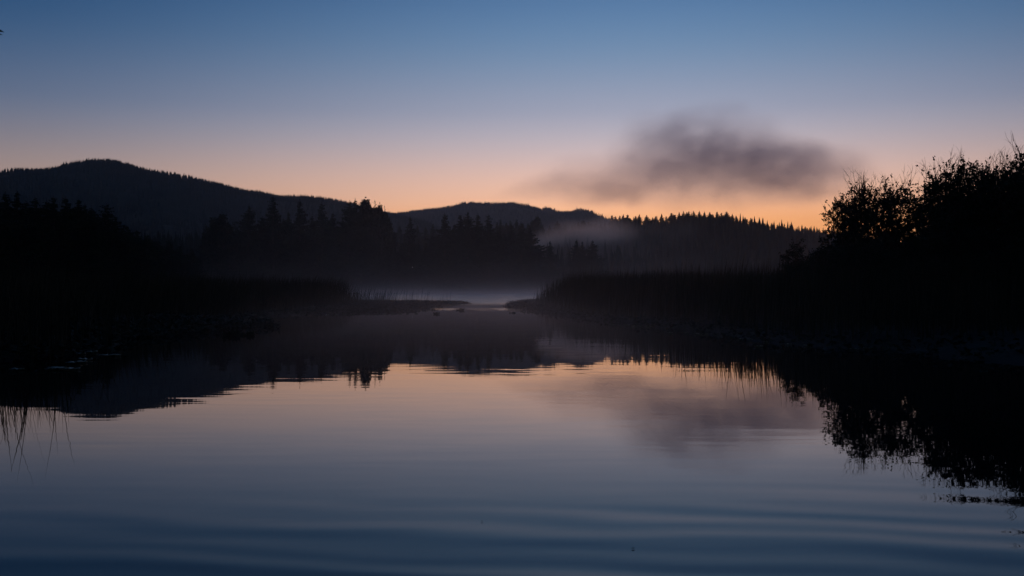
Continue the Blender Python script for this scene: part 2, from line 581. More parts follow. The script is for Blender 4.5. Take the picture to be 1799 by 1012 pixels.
# skyline of the right-hand ridge
RIDGE = [(1076, 378), (1082, 380), (1088, 379), (1094, 377), (1102, 377), (1113, 384), (1123, 377), (1136, 378), (1146, 382), (1152, 380), (1162, 376), (1171, 380),
         (1179, 374), (1186, 377), (1193, 373), (1201, 371), (1210, 371), (1218, 371), (1228, 372), (1238, 374), (1247, 373), (1259, 372), (1267, 374), (1276, 372),
         (1288, 377), (1294, 379), (1308, 382), (1319, 383), (1333, 388), (1341, 392), (1347, 391), (1356, 392), (1366, 395), (1377, 393), (1389, 393), (1398, 402),
         (1415, 398), (1422, 400), (1429, 401), (1439, 402), (1450, 404), (1462, 402), (1471, 406), (1483, 403), (1492, 408), (1506, 405)]
for i, (px, py) in enumerate(RIDGE):
    d = 720 + random.uniform(-12, 6)
    if px > 1346 and px < 1400: ws = 0.85
    else: ws = random.uniform(0.95, 1.3)
    bz = float(HH(side(px, d), d)) - .8
    conifer(px, py, d, bz, random.randint(0, 4), f'conifer on the misty right skyline, {ordinal(i)} from its left end', 'conifers along the right skyline', ws, kinds=BLUNT)
# lower neighbours that clump some of them together
for px, py in RIDGE[::2] + RIDGE[3:30:5]:
    d = 716 + random.uniform(-10, 4)
    px2 = px + random.choice((-1, 1)) * random.uniform(3, 6)
    conifer(px2, py + random.uniform(1.5, 8), d, float(HH(side(px2, d), d)) - .8, random.randint(0, 4), 'dark conifer packed in the wood just below the right skyline',
            'conifers packed below the right skyline', random.uniform(.9, 1.5), kinds=BLUNT)
# trees filling in just below the skyline
for i in range(60):
    px = 1080 + i * 6.4 + random.uniform(-3, 3)
    sky = np.interp(px, [p[0] for p in RIDGE], [p[1] for p in RIDGE])
    d = 700 - random.uniform(0, 30)
    bz = float(HH(side(px, d), d)) - .8
    conifer(px, sky + random.uniform(7, 15), d, bz, random.randint(0, 5), 'dark conifer packed in the wood just below the right skyline', 'conifers packed below the right skyline', random.uniform(1.0, 1.4), kinds=BLUNT)

# trees behind the mist patch, in the middle of the picture
MIDFAR = [(702, 398), (716, 399), (733, 396), (748, 399), (762, 394), (874, 390), (880, 385), (890, 391), (897, 387), (907, 385), (918, 391), (928, 392), (953, 393), (966, 396),
          (980, 388), (992, 396), (1004, 395), (1016, 390), (1026, 389), (1034, 390), (1044, 392), (1054, 392), (1064, 391)]
for i, (px, py) in enumerate(MIDFAR):
    d = random.uniform(600, 690)
    bz = float(HH(side(px, d), d)) - .8
    conifer(px, py, d, bz, random.randint(0, 5), f'hazy conifer below the low middle hills, {ordinal(i)} from the left of its row', 'hazy conifers below the middle hills', random.uniform(1.1, 1.5))

# tall spruces on the far shore
SHORE = [(357, 408, 385, 1, 1.0), (436, 358, 372, 4, 1.05), (462, 380, 380, 0, 1.0), (481, 342, 368, 2, 1.1), (505, 372, 385, 5, 1.1), (527, 350, 375, 0, 1.15), (548, 378, 380, 3, 1.0), (566, 354, 370, 2, 1.2),
         (586, 372, 380, 1, 1.1), (610, 351, 366, 4, 1.2), (625, 349, 372, 0, 1.1), (637, 357, 376, 2, 1.1), (691, 405, 384, 0, .9), (717, 381, 372, 5, 1.2), (735, 418, 380, 2, 1.1),
         (781, 374, 368, 2, 1.25), (796, 392, 378, 0, 1.1), (809, 375, 374, 0, 1.2), (822, 370, 366, 4, 1.1), (840, 375, 372, 0, 1.2), (860, 375, 368, 2, 1.05), (876, 396, 376, 1, 1.1),
         (899, 393, 372, 0, 1.2), (918, 390, 366, 2, 1.2), (932, 398, 370, 4, 1.2), (967, 423, 362, 3, 1.15), (1014, 421, 362, 0, 1.3), (1021, 424, 365, 5, 1.2), (1043, 422, 360, 4, 1.35)]
for i, (px, py, d, v, ws) in enumerate(SHORE):
    conifer(px, py, d, 0.1, v, f'tall spruce on the far shore, {ordinal(i)} of its row from the left', 'tall spruces on the far shore', ws)
for i in range(56):
    px = 330 + i * 11.6 + random.uniform(-5, 5)
    sky = np.interp(px, [330, 360, 420, 470, 640, 690, 720, 760, 870, 940, 955, 985, 1000, 1060, 1075], [452, 440, 405, 385, 395, 430, 425, 415, 408, 425, 452, 455, 448, 448, 462])
    d = random.uniform(366, 400)
    conifer(px, sky + random.uniform(-6, 22), d, 0.1, random.randint(0, 5), 'low dark conifer crowded among the tall spruces of the far shore', 'low conifers crowding the far shore', random.uniform(1.2, 1.9))

# nearer trees behind the left reed bed
LEFT = [(-38, 330, 165), (-14, 340, 160), (9, 337, 172), (31, 336, 168), (46, 352, 178), (61, 346, 175), (80, 351, 182), (97, 344, 176), (116, 345, 180), (137, 349, 182), (149, 357, 190), (163, 364, 192),
        (186, 356, 190), (203, 378, 196), (222, 395, 204), (240, 404, 212), (260, 411, 220), (278, 422, 228), (296, 421, 236), (315, 431, 244), (336, 436, 252)]
for i, (px, py, d) in enumerate(LEFT):
    conifer(px, py, d, 0.2, (i * 5 + 2) % 6, f'near-black conifer below the mountain, {ordinal(i)} from the left edge of its row', 'near-black conifers below the mountain', random.uniform(1.5, 2.1))
for i in range(26):
    px = -40 + i * 14.5 + random.uniform(-5, 5)
    sky = np.interp(px, [-40, 150, 220, 330], [372, 385, 415, 445])
    d = random.uniform(175, 200) + max(0, px - 180) * .35
    conifer(px, sky + random.uniform(0, 25), d, 0.2, random.randint(0, 5), 'low black conifer filling the wood behind the left reed bed', 'low conifers behind the left reed bed', random.uniform(1.7, 2.4))


# ------------------------------------------------------------------ leafy shrubs and round trees
def shrub_meshes(seed, H=6.0, R=1.7, bare=0.0, leaf=0.108, lumps=26, twigs=36, top=0.5):
    """multi-stemmed bush: lumps of leafy twigs carried on curved stems, bare shoots above"""
    r = random.Random(seed)
    st = MB()
    LV = []

    def leafat(p, out):
        d = (Vector((r.gauss(0, 1), r.gauss(0, 1), r.gauss(0, .8))) + out * .6).normalized()
        e = d.cross(Vector((r.gauss(0, 1), r.gauss(0, 1), r.gauss(0, 1)))).normalized()
        L = leaf * r.uniform(.6, 1.3); W = L * r.uniform(.26, .42)
        m = p + d * L * .5
        LV.append((p, m + e * W, p + d * L, m - e * W))

    def bend(a, b, rad0, rad1, wob, n=4, sides=4):
        pts = []
        L = (b - a).length
        for i in range(n + 1):
            u = i / n
            q = a.lerp(b, u)
            if 0 < i < n:
                q = q + Vector((r.gauss(0, wob), r.gauss(0, wob), r.gauss(0, wob * .6))) * L
            pts.append(q)
        st.tube(pts, [rad0 + (rad1 - rad0) * i / n for i in range(n + 1)], sides)
        return pts

    forks = []
    for k in range(7):
        a = k * 6.28 / 7 + r.uniform(-.4, .4)
        f = Vector((math.cos(a) * R * r.uniform(.15, .45), math.sin(a) * R * r.uniform(.15, .45), H * r.uniform(.28, .5)))
        bend(Vector((math.cos(a) * .18, math.sin(a) * .18, -.3)), f, .06, .035, .05, 5, 6)
        forks.append(f)
    for k in range(lumps):
        u = (k + .5) / lumps
        z = .10 + .80 * u
        prof = (0.95 - .25 * abs(z - .35)) if z < .55 else (top + (0.9 - top) * (.9 - z) / .35)
        a = k * 2.4 + r.uniform(-.4, .4)
        rr = R * prof * math.sqrt(r.uniform(.12, 1.0))
        c = Vector((math.cos(a) * rr, math.sin(a) * rr, H * z * r.uniform(.93, 1.03)))
        f = min(forks, key=lambda q: (q - c).length + (1.5 if q.z > c.z + .5 else 0))
        limb = bend(f, c, .028, .012, .07, 4, 4)
        sz = (.12 + R * .2) * r.uniform(.75, 1.35)
        out = Vector((c.x, c.y, .5)).normalized()
        for t_ in range(twigs):
            v = Vector((r.gauss(0, 1), r.gauss(0, 1), r.gauss(.15, .9)))
            v = v.normalized() * sz * (r.random() ** .45) * 1.55
            a0 = limb[-1] if r.random() < .6 else limb[r.randint(2, 3)]
            e = c + v
            tw = bend(a0, e, .007, .003, .10, 2, 3)
            for _ in range(r.randint(5, 11)):
                q = tw[1].lerp(tw[2], r.uniform(.1, 1.05)) + Vector((r.gauss(0, .03), r.gauss(0, .03), r.gauss(0, .03)))
                leafat(q, (e - a0).normalized())
        # shoots standing proud of the leaves
        if z > .6:
            for _ in range(int((3 + 16 * bare) * (z - .4))):
                d = (Vector((r.gauss(0, .33), r.gauss(0, .33), 1)) + out * .25).normalized()
                b0 = c + Vector((r.gauss(0, sz * .5), r.gauss(0, sz * .5), sz * .3))
                L = H * r.uniform(.05, .16) * (.6 + .6 * bare)
                tp = bend(b0, b0 + d * L, .009, .003, .05, 3, 3)
                for m_ in range(3):
                    q = tp[r.randint(1, 2)]
                    bend(q, q + (d + Vector((r.gauss(0, .6), r.gauss(0, .6), .2))).normalized() * L * r.uniform(.25, .5), .005, .0025, .05, 2, 3)
                if r.random() > bare:
                    for _ in range(8): leafat(tp[r.randint(1, 3)] + Vector((r.gauss(0, .03), r.gauss(0, .03), r.gauss(0, .03))), d)
    # basal thicket
    for k in range(60):
        a = r.uniform(0, 6.28)
        e = Vector((math.cos(a) * R * r.uniform(.3, 1), math.sin(a) * R * r.uniform(.3, 1), H * r.uniform(.04, .25)))
        tw = bend(Vector((math.cos(a) * .2, math.sin(a) * .2, 0)), e, .012, .004, .06, 3, 3)
        for _ in range(26):
            leafat(tw[r.randint(1, 3)] + Vector((r.gauss(0, .13), r.gauss(0, .13), r.gauss(0, .13))), Vector((0, 0, 1)))
    v = np.array([[tuple(c) for c in q] for q in LV], dtype=np.float32).reshape(-1, 3)
    s = st.mesh('stems'); lf = mesh_np('foliage', v, [np.arange(len(v)).reshape(-1, 4)])
    s.materials.append(M_BARK); lf.materials.append(M_LEAF)
    return s, lf, float(np.percentile(v[:, 2], 99.5))


SHRUB = [shrub_meshes(31, 6, 1.15, .0), shrub_meshes(32, 6, 1.05, .85), shrub_meshes(33, 6, 1.1, .4), shrub_meshes(34, 6, .95, 1.0), shrub_meshes(35, 6, 1.25, .15),
         shrub_meshes(36, 6, 1.6, -.2, .19, 26, 60)]


def shrub(px, ytop, d, v, label, group=None, ws=1.0, name='shrub', cat='shrub', base=0.25, rot=None):
    s, lf, hm = SHRUB[v]
    k = (up(ytop, d) - base) / hm
    root = bpy.data.objects.new(name, None)
    COL.objects.link(root)
    root.location = (side(px, d), d, base)
    root.scale = (k * ws, k * ws, k)
    root.rotation_euler = (0, 0, random.uniform(0, 6.28) if rot is None else rot)
    tag(root, label, cat, group)
    link('stems', s, parent=root); link('foliage', lf, parent=root)
    return root


SH = [(1398, 428, 47, 2, 1.25, 'low leafy bush standing out in front of the ridge, left of the big thicket'),
      (1432, 448, 45, 0, 1.1, 'small bush between the outlying bush and the big thicket'),
      (1480, 354, 46, 4, 0.85, 'leafy bush at the left end of the thicket, tip leaning over the ridge'),
      (1500, 346, 47, 0, 0.85, 'leafy bush just behind the left end of the thicket'),
      (1519, 328, 46, 3, 0.9, 'tall bush with bare twigs on top, left of the notch in the thicket'),
      (1546, 330, 47, 2, 0.8, 'middle leafy crown of the twiggy group left of the notch'),
      (1574, 328, 46, 1, 0.95, 'tall twiggy bush beside the notch, bare shoots above its leaves'),
      (1606, 346, 45, 0, 0.95, 'lower round bush filling the notch of the thicket skyline'),
      (1650, 300, 43, 1, 0.95, 'tall bush just right of the notch, bare leader reaching up'),
      (1680, 299, 42, 2, 0.9, 'leafy bush between two taller leaders right of the notch'),
      (1704, 288, 42, 4, 0.65, 'bush with a knobbly leafy leader between finer crowns'),
      (1728, 300, 42, 0, 0.8, 'rounded leafy crown under the twigs left of the tallest bush'),
      (1752, 298, 41, 3, 0.95, 'fine-twigged bush left of the tallest crown at the frame edge'),
      (1790, 280, 39, 1, 1.1, 'tallest bush of the thicket, crown cut by the right frame edge'),
      (1838, 276, 37, 4, 1.1, 'bush mostly outside the right frame edge')]
for px, py, d, v, ws, lab in SH:
    shrub(px, py, d, v, lab, 'bushes of the thicket on the right bank', ws)
for row, (d, dy) in enumerate(((50, 26), (55, 50), (40, 60), (37, 100), (34, 140))):
    for px in range(1470 + (0, 0, 10, 20, 60)[row], 1880, 38):
        px2 = px + random.uniform(-10, 10)
        sky = np.interp(px2, [1450, 1480, 1520, 1575, 1606, 1645, 1700, 1745, 1784, 1850], [395, 352, 335, 333, 350, 310, 300, 300, 290, 280])
        if px2 < 1632: dy_ = max(dy, 78)
        else: dy_ = dy
        shrub(px2, min(sky + dy_ + random.uniform(0, 16), 474), d, random.choice((0, 2, 4)), 'dark bush packed inside the black thicket on the right bank',
              'bushes packed inside the right thicket', random.uniform(1.0, 1.4))
for px, py, d in ((1368, 482, 45), (1392, 468, 44), (1425, 462, 42), (1452, 440, 44), (1475, 430, 43), (1500, 440, 40)):
    shrub(px, py, d, 4, 'low dark bush at the foot of the left end of the thicket', 'low bushes at the thicket foot', 1.5)
# round broadleaf trees among the spruces across the lake
for px, py, d, ws, lab in ((655, 359, 378, .85, 'round-topped broadleaf tree beside the spruces, showing against the orange sky'),
                           (674, 368, 382, .5, 'lower broadleaf tree right of the round-topped one, on the skyline'),
                           (394, 384, 380, .75, 'broad round tree standing alone left of the first tall spruces'),
                           (376, 388, 384, .6, 'narrow round tree at the left shoulder of the broad one'),
                           (941, 384, 640, .8, 'hazy round tree behind the far shore, left of the mist patch'),
                           (1030, 392, 650, .9, 'hazy broad tree just above the mist patch')):
    shrub(px, py, d, 5, lab, None, ws, 'broadleaf_tree', 'tree', 0.2 if d < 500 else float(HH(side(px, d), d)) - .5)


# ------------------------------------------------------------------ reeds, pond leaves
def blades(P, H, lean, width, seed, droop=0.35):
    """bent tapering blades, 3 segments each"""
    r = np.random.default_rng(seed)
    n = len(P)
    a = r.uniform(0, 6.28, n)
    wv = np.stack([np.cos(a), np.sin(a), np.zeros(n)], -1) * (width * r.uniform(.6, 1.3, n))[:, None]
    rows = []
    for u, w in ((0, 1.0), (.4, .9), (.75, .6), (1.0, .08)):
        c = P + np.stack([lean[:, 0] * H * u ** 1.8, lean[:, 1] * H * u ** 1.8, H * (u - droop * .25 * (np.hypot(lean[:, 0], lean[:, 1])) * u * u)], -1)
        rows.append((c - wv * w * .5, c + wv * w * .5))
    v = np.stack([rows[0][0], rows[0][1], rows[1][0], rows[1][1], rows[2][0], rows[2][1], rows[3][0], rows[3][1]], 1).reshape(-1, 3)
    i = np.arange(n)[:, None] * 8
    q = np.concatenate([i + np.array([[0, 1, 3, 2]]), i + np.array([[2, 3, 5, 4]]), i + np.array([[4, 5, 7, 6]])], 0)
    return v, q


def reedbed(name, label, pts, H, width, seed, lean_x=0.08, lean_sd=0.13):
    r = np.random.default_rng(seed)
    n = len(pts)
    z = ground_z(pts[:, 0], pts[:, 1])
    P = np.column_stack([pts, z - .05])
    lean = np.stack([r.normal(lean_x, lean_sd, n), r.normal(0, lean_sd, n)], -1)
    v, q = blades(P, H, lean, width, seed)
    o = link(name, mesh_np(name, v, [q]), M_REED)
    tag(o, label, 'reeds', kind='stuff')
    return o


def scatter(n, x0, x1, y0, y1, seed):
    r = np.random.default_rng(seed)
    return np.stack([r.uniform(x0, x1, n), r.uniform(y0, y1, n)], -1), r


# right reed bed
p, r = scatter(150000, -2, 75, 26, 140, 51)
s = lake_sd(p[:, 0], p[:, 1]); pr = p[:, 0] / p[:, 1] * F + CX
keep = (s > np.where(p[:, 1] < 60, .9, 1.0)) & (pr > 935) & (pr < 2000) & (r.random(len(p)) < np.clip((pr - 930) / 90, 0.05, 1) ** 1.4) & (r.random(len(p)) < np.clip(1.15 - (s - 10) / 40, .12, 1))
p = p[keep]; pr = pr[keep]; s = s[keep]
Hh = (2.15 + .012 * (p[:, 1] - 40)) * r.normal(.90, .15, len(p)) * np.clip(0.72 + (pr - 930) / 260, .7, 1.0) * (1 + .09 * fbm(p[:, 0] / 3, p[:, 1] / 3, 4)) * (1 + (r.random(len(p)) < .06) * r.uniform(.1, .35, len(p))) * np.clip(.22 + s / 5, .2, 1)
reedbed('reeds', 'dark reed bed along the right bank below the ridge', p, Hh, .035, 52, .04, .07)

# left reed bed
p, r = scatter(170000, -110, -3, 30, 165, 53)
s = lake_sd(p[:, 0], p[:, 1]); pr = p[:, 0] / p[:, 1] * F + CX
front = np.interp(pr, [-200, 0, 200, 370, 480, 600, 640, 700], [27, 29, 38, 46, 64, 88, 98, 104])
keep = (s > .8) & (pr > -250) & (p[:, 1] > front) & (r.random(len(p)) < np.interp(pr, [560, 600, 616, 640, 700, 760, 830, 840], [1, .7, .4, .26, .13, .07, .02, 0])) & (r.random(len(p)) < np.clip(1.2 - (p[:, 1] - front) / 70, .15, 1))
p = p[keep]; pr = pr[keep]
Hh = (2.2 + .007 * (p[:, 1] - 40)) * r.normal(.92, .12, len(p)) * np.interp(pr, [590, 625, 700], [1, .72, .6]) * np.where(pr > 610, r.uniform(.6, 1.1, len(p)), 1) * np.clip(.3 + (p[:, 1] - np.interp(pr, [-200, 0, 200, 370, 480, 600, 640, 700], [27, 29, 38, 46, 64, 88, 98, 104])) / 8, .3, 1)
reedbed('reeds', 'dark reed bed along the left bank in front of the black conifers', p, Hh, .035, 54, .14, .10)

# near clump whose reflection hangs in the lower left of the water
p, r = scatter(10500, -32, -9.6, 18, 36, 55)
s = lake_sd(p[:, 0], p[:, 1]); pr = p[:, 0] / p[:, 1] * F + CX
keep = (s > -.6) & (r.random(len(p)) < np.where(pr < 120, .8, .28))
p = p[keep]; pr = pr[keep]
Hh = r.uniform(1.0, 2.1, len(p)) * np.clip(1.1 - pr / 700, .6, 1) + (r.random(len(p)) < .09) * r.uniform(.3, 1.2, len(p)) * (pr < 110)
reedbed('reeds', 'sparse near reeds at the left edge, mirrored as thin lines', p, Hh, .026, 56, .04, .13)


def leafmat(name, label, pts, size, hmax, seed):
    """spatterdock-like leaves: notched ovals at random tilt on short stalks"""
    r = np.random.default_rng(seed)
    n = len(pts)
    z = np.maximum(ground_z(pts[:, 0], pts[:, 1]), 0.0) + r.uniform(0, 1, n) ** 2 * hmax + .015
    C = np.column_stack([pts, z])
    up_ = np.stack([r.normal(0, .55, n), r.normal(0, .55, n), np.ones(n)], -1)
    up_ /= np.linalg.norm(up_, axis=1)[:, None]
    a = r.uniform(0, 6.28, n)
    d = np.stack([np.cos(a), np.sin(a), np.zeros(n)], -1)
    u = np.cross(up_, d); u /= np.linalg.norm(u, axis=1)[:, None]
    w = np.cross(u, up_)
    L = size * r.uniform(.6, 1.3, n)
    prof = [(0.0, .0), (-.45, .42), (.1, .52), (.7, .38), (1.0, 0), (.7, -.38), (.1, -.52), (-.45, -.42)]
    v = np.stack([C + w * (L * a_)[:, None] + u * (L * b_)[:, None] for a_, b_ in prof], 1).reshape(-1, 3)
    f = np.arange(n * 8).reshape(-1, 8)
    o = link(name, mesh_np(name, v, [f]), M_MAT)
    tag(o, label, 'water plants', kind='stuff')


p, r = scatter(80000, -32, -2.5, 38, 122, 61)
s = lake_sd(p[:, 0], p[:, 1]); pr = p[:, 0] / p[:, 1] * F + CX
k = (s > -.5) & (s < 16) & (pr > 300)
leafmat('pond_leaves', 'low mat of pond leaves on the spit left of the channel', p[k], .10, .09, 62)
p, r = scatter(70000, -1.5, 22, 22, 125, 63)
s = lake_sd(p[:, 0], p[:, 1])
k = (s > -.5) & (s < 3.2 * r.random(len(p)) ** .6)
leafmat('pond_leaves', 'low fringe of pond leaves along the right bank', p[k], .10, .2, 64)
p, r = scatter(26000, -22, -9, 20, 42, 65)
s = lake_sd(p[:, 0], p[:, 1])
k = (s > -.6) & (s < 3)
leafmat('pond_leaves', 'low pond leaves at the near left bank', p[k], .10, .28, 66)


# individual lily pads that catch the sky
def pad_mesh(seed, lobes=22):
    r = random.Random(seed)
    v = [(0, 0, .004)]
    for i in range(lobes):
        a = .22 + (6.28 - .44) * i / (lobes - 1)
        rr = 1 + r.uniform(-.05, .05)
        v.append((math.cos(a) * rr, math.sin(a) * rr, .012 + r.uniform(0, .03)))
    top = [(0, i, i + 1) for i in range(1, lobes)]
    n = len(v)
    v += [(x, y, z - .012) for x, y, z in v]
    bot = [(n, n + i + 1, n + i) for i in range(1, lobes)]
    ring = [(i, n + i, n + i + 1, i + 1) for i in range(1, lobes)]
    return mesh_np('lily_pad', v, [top + bot, ring])


PADM = [pad_mesh(i) for i in range(3)]
for m_ in PADM: m_.materials.append(M_PAD)
PADS_L = [(104, 650, .20), (122, 651, .19), (30, 652, .14), (130, 640, .17), (142, 639, .13), (150, 634, .16), (190, 627, .20), (202, 627, .14), (160, 621, .15), (141, 624, .12), (45, 612, .12), (88, 652, .1)]
PADS_R = [(1076, 572), (1103, 573), (1115, 575), (1125, 575), (1139, 576), (1181, 573), (1178, 587), (1206, 587), (1228, 589), (1240, 589), (1302, 598), (1316, 599), (1333, 611), (1347, 603), (1385, 607), (1500, 616), (1525, 614), (1555, 614), (1420, 610)]
PADS_M = [(575, 554.5), (592, 554.3), (606, 553.6), (620, 553.7), (633, 553.3), (646, 553.4), (661, 553.1), (676, 552.9), (690, 553.1), (703, 552.6), (716, 552.8), (731, 552.2)]


def pads(lst, labf, group):
    for i, q in enumerate(lst):
        d = EYE * F / (q[1] - HY)
        rr = q[2] if len(q) > 2 else random.uniform(.07, .13)
        o = link('lily_pad', PADM[i % 3], loc=(side(q[0], d), d, .012))
        o.scale = (rr, rr, 1.0)
        o.rotation_euler = (random.uniform(-.03, .03), random.uniform(-.03, .03), random.uniform(0, 6.28))
        tag(o, labf(i), 'lily pad', group)


pads(PADS_L, lambda i: f'glinting lily pad near the left bank, {ordinal(i)} in from the nearest', 'lily pads glinting by the left bank')
pads(PADS_R, lambda i: f'small lily pad at the foot of the right bank, {ordinal(i)} from the left', 'lily pads along the right bank')
pads(PADS_M, lambda i: f'pale lily pad on the waterline of the left spit, {ordinal(i)} from the left', 'lily pads along the spit waterline')


# small things on the water and far away
def floating_leaf(px, py, size, lab):
    d = EYE * F / (py - HY)
    mb = MB()
    prof = [(0, 0), (.3, .28), (.7, .25), (1, 0), (.7, -.25), (.3, -.28)]
    top = [Vector((a * size, b * size, .006 + .25 * size * abs(b))) for a, b in prof]
    bot = [Vector((p.x, p.y, p.z - .002)) for p in top]
    for i in range(1, 5):
        mb.tri(top[0], top[i], top[i + 1]); mb.tri(bot[0], bot[i + 1], bot[i])
    for i in range(6):
        mb.quad(top[i], bot[i], bot[(i + 1) % 6], top[(i + 1) % 6])
    o = link('floating_leaf', mb.mesh('floating_leaf'), M_BARK, loc=(side(px, d), d, 0.001))
    tag(o, lab, 'leaf', 'fallen leaves on the near water')


floating_leaf(1109, 966, .022, 'tiny dark leaf floating on the nearest water, low in the picture')
floating_leaf(845, 918, .014, 'tiny dark leaf floating farther out, left of the other one')


def bulrush_tuft(px, py, n, h, lab):
    """small broken tuft of leaves standing in the water off the left bank"""
    d = EYE * F / (py - HY)
    mb = MB()
    for i in range(n):
        a = random.uniform(0, 6.28); l = random.uniform(.4, 1) * h
        dv = Vector((math.cos(a) * random.uniform(.5, 1.4), math.sin(a) * .7, random.uniform(.3, 1))).normalized()
        b0 = Vector((random.uniform(-.15, .15), random.uniform(-.1, .1), -.03))
        s_ = Vector((-dv.z, 0, dv.x)).normalized() * .05
        m_ = b0 + dv * l * .6
        mb.tri(b0 - s_ * .3, m_ - s_, m_ + s_); mb.tri(m_ - s_, b0 + dv * l, m_ + s_)
    o = link('leaf_tuft', mb.mesh('leaf_tuft'), M_MAT, loc=(side(px, d), d, 0))
    tag(o, lab, 'water plant', 'leaf tufts standing in the water')


bulrush_tuft(405, 591, 26, .35, 'tuft of leaves in the water off the left bank, nearer the bank')
bulrush_tuft(418, 590, 12, .22, 'small tuft of leaves between two larger ones off the left bank')
bulrush_tuft(436, 590.5, 16, .26, 'outermost tuft of leaves in the water off the left bank')
bulrush_tuft(808, 546.5, 22, .32, 'leaf tuft at the left edge of the bright channel ripples')
bulrush_tuft(766, 553, 14, .25, 'leaf tuft in dark water off the tip of the left spit')
bulrush_tuft(896, 542.5, 24, .4, 'leaf tuft at the right edge of the bright channel ripples')
bulrush_tuft(901, 551, 12, .2, 'low leaf tuft in the water under the right bank tip')

# mast on the knoll of the low hills
mb = MB()
mb.tube([(0, 0, 0), (0, 0, 26)], [.7, .35], 6)
for zz in (12, 18, 23):
    mb.tube([(-1.6, 0, zz), (1.6, 0, zz)], [.25, .25], 4)
xm = side(1013, 4200)
o = link('radio_mast', mb.mesh('radio_mast'), M_STEEL, loc=(xm, 4200, float(CM(xm, 4200))))
tag(o, 'thin mast on the knoll at the right end of the low hills', 'mast')


# single lit lamp in the trees of the far shore
def shore_lamp():
    root = bpy.data.objects.new('street_lamp', None)
    COL.objects.link(root)
    root.location = (side(725, 356), 356, .2)
    tag(root, 'tiny pale lit lamp among the dark trees of the far shore', 'lamp')
    H = up(470, 356) - .2
    mb = MB()
    mb.tube([(0, 0, -.3), (0, 0, H)], [.09, .06], 8)
    mb.tube([(0, 0, H), (0, -.8, H + .12)], [.05, .04], 6)
    link('pole', mb.mesh('pole'), M_BARK, root)
    mb = MB()
    mb.tube([(0, -.75, H + .14), (0, -.9, H + .15), (0, -1.25, H + .13)], [.05, .14, .07], 8)
    link('lamp_head', mb.mesh('lamp_head'), M_BARK, root)
    m = bpy.data.materials.new('lit_bulb'); m.use_nodes = True
    b = m.node_tree.nodes['Principled BSDF']
    b.inputs['Emission Color'].default_value = (1, .85, .65, 1)
    b.inputs['Emission Strength'].default_value = 0.4
    mb = MB()
    mb.tube([(0, -.9, H - .02), (0, -.9, H - .08), (0, -.9, H - .2), (0, -.9, H - .26)], [.06, .13, .13, .05], 8)
    link('bulb', mb.mesh('bulb'), m, root)


shore_lamp()


# ------------------------------------------------------------------ tree on the near bank: only two leaf tips reach into the frame
def near_tree():
    root = bpy.data.objects.new('overhanging_tree', None)
    COL.objects.link(root)
    base = Vector((-5.6, 2.6, 0.2))
    root.location = base
    tag(root, 'near tree whose dark leaf tips enter at the upper left corner', 'tree')
    r = random.Random(5)
    st = MB(); LV = []
    tip = Vector((side(8, 6.0), 6.0, up(58, 6.0))) - base           # where the longer leaf ends
    st.tube([(0, 0, -.3), (.05, .1, 1.2), (-.05, .3, 2.4), (-.1, .5, 3.6), (.05, .6, 4.8)], [.11, .09, .07, .05, .02], 8)
    end = tip + Vector((-.16, -.06, .06))
    def leaf(p, q, w):
        d = (q - p); n = Vector((d.z, 0, -d.x)).normalized() * w
        m = p.lerp(q, .45) + Vector((0, 0, .006)); m2 = p.lerp(q, .78)
        LV.append((p, p.lerp(q, .2) + n * .5, m + n, m2 + n * .7)); LV.append((p, m2 + n * .7, q, m2 - n * .6)); LV.append((p, m2 - n * .6, m - n, p.lerp(q, .2) - n * .5))
    starts = [(Vector((-.06, .3, 2.5)), end)]
    for k in range(9):
        a = r.uniform(1.8, 5.2)
        starts.append((Vector((-.08, .4, 2.2 + .28 * k)), Vector((math.cos(a) * 1.2 - .3, math.sin(a) * 1.3 + .4, 2.9 + .3 * k + r.uniform(-.2, .5)))))
    for bi, (a, b) in enumerate(starts):
        mid = a.lerp(b, .5) + Vector((0, 0, .22))
        st.tube([a, mid, b], [.03, .018, .005], 5)
        for i in range(46):
            u = r.uniform(.25, .92 if bi == 0 else 1)
            c = (a.lerp(mid, u * 2) if u < .5 else mid.lerp(b, u * 2 - 1))
            d = Vector((r.gauss(0, 1), r.gauss(0, 1), r.gauss(-.3, .7))).normalized() * r.uniform(.08, .13)
            if bi == 0:
                d.x = min(d.x, 0.0)
            leaf(c, c + d, r.uniform(.014, .02))
    leaf(end, tip, .016)
    leaf(end + Vector((-.01, 0, -.03)), tip + Vector((-.008, 0, -.016)), .011)
    link('stems', st.mesh('stems'), M_BARK, root)
    v = np.array([[tuple(c) for c in q] for q in LV], dtype=np.float32).reshape(-1, 3)
    link('foliage', mesh_np('foliage', v, [np.arange(len(v)).reshape(-1, 4)]), M_LEAF, root)


near_tree()


# ------------------------------------------------------------------ air: haze, mist, cloud
def box_mesh(name, x0, x1, y0, y1, z0, z1):
    v = [(x, y, z) for z in (z0, z1) for y in (y0, y1) for x in (x0, x1)]
    f = [(0, 2, 3, 1), (4, 5, 7, 6), (0, 1, 5, 4), (2, 6, 7, 3), (0, 4, 6, 2), (1, 3, 7, 5)]
    return mesh_np(name, v, [f])


def vol_mat(name, color, aniso, step=1.0):
    m = bpy.data.materials.new(name)
    m.use_nodes = True
    m.node_tree.nodes.clear()
    t = NT(m.node_tree)
    pv = t.new('ShaderNodeVolumePrincipled')
    pv.inputs['Color'].default_value = (*color, 1)
    pv.inputs['Anisotropy'].default_value = aniso
    out = t.new('ShaderNodeOutputMaterial')
    t.l.new(pv.outputs[0], out.inputs['Volume'])
    m.cycles.volume_step_rate = step
    return m, t, pv


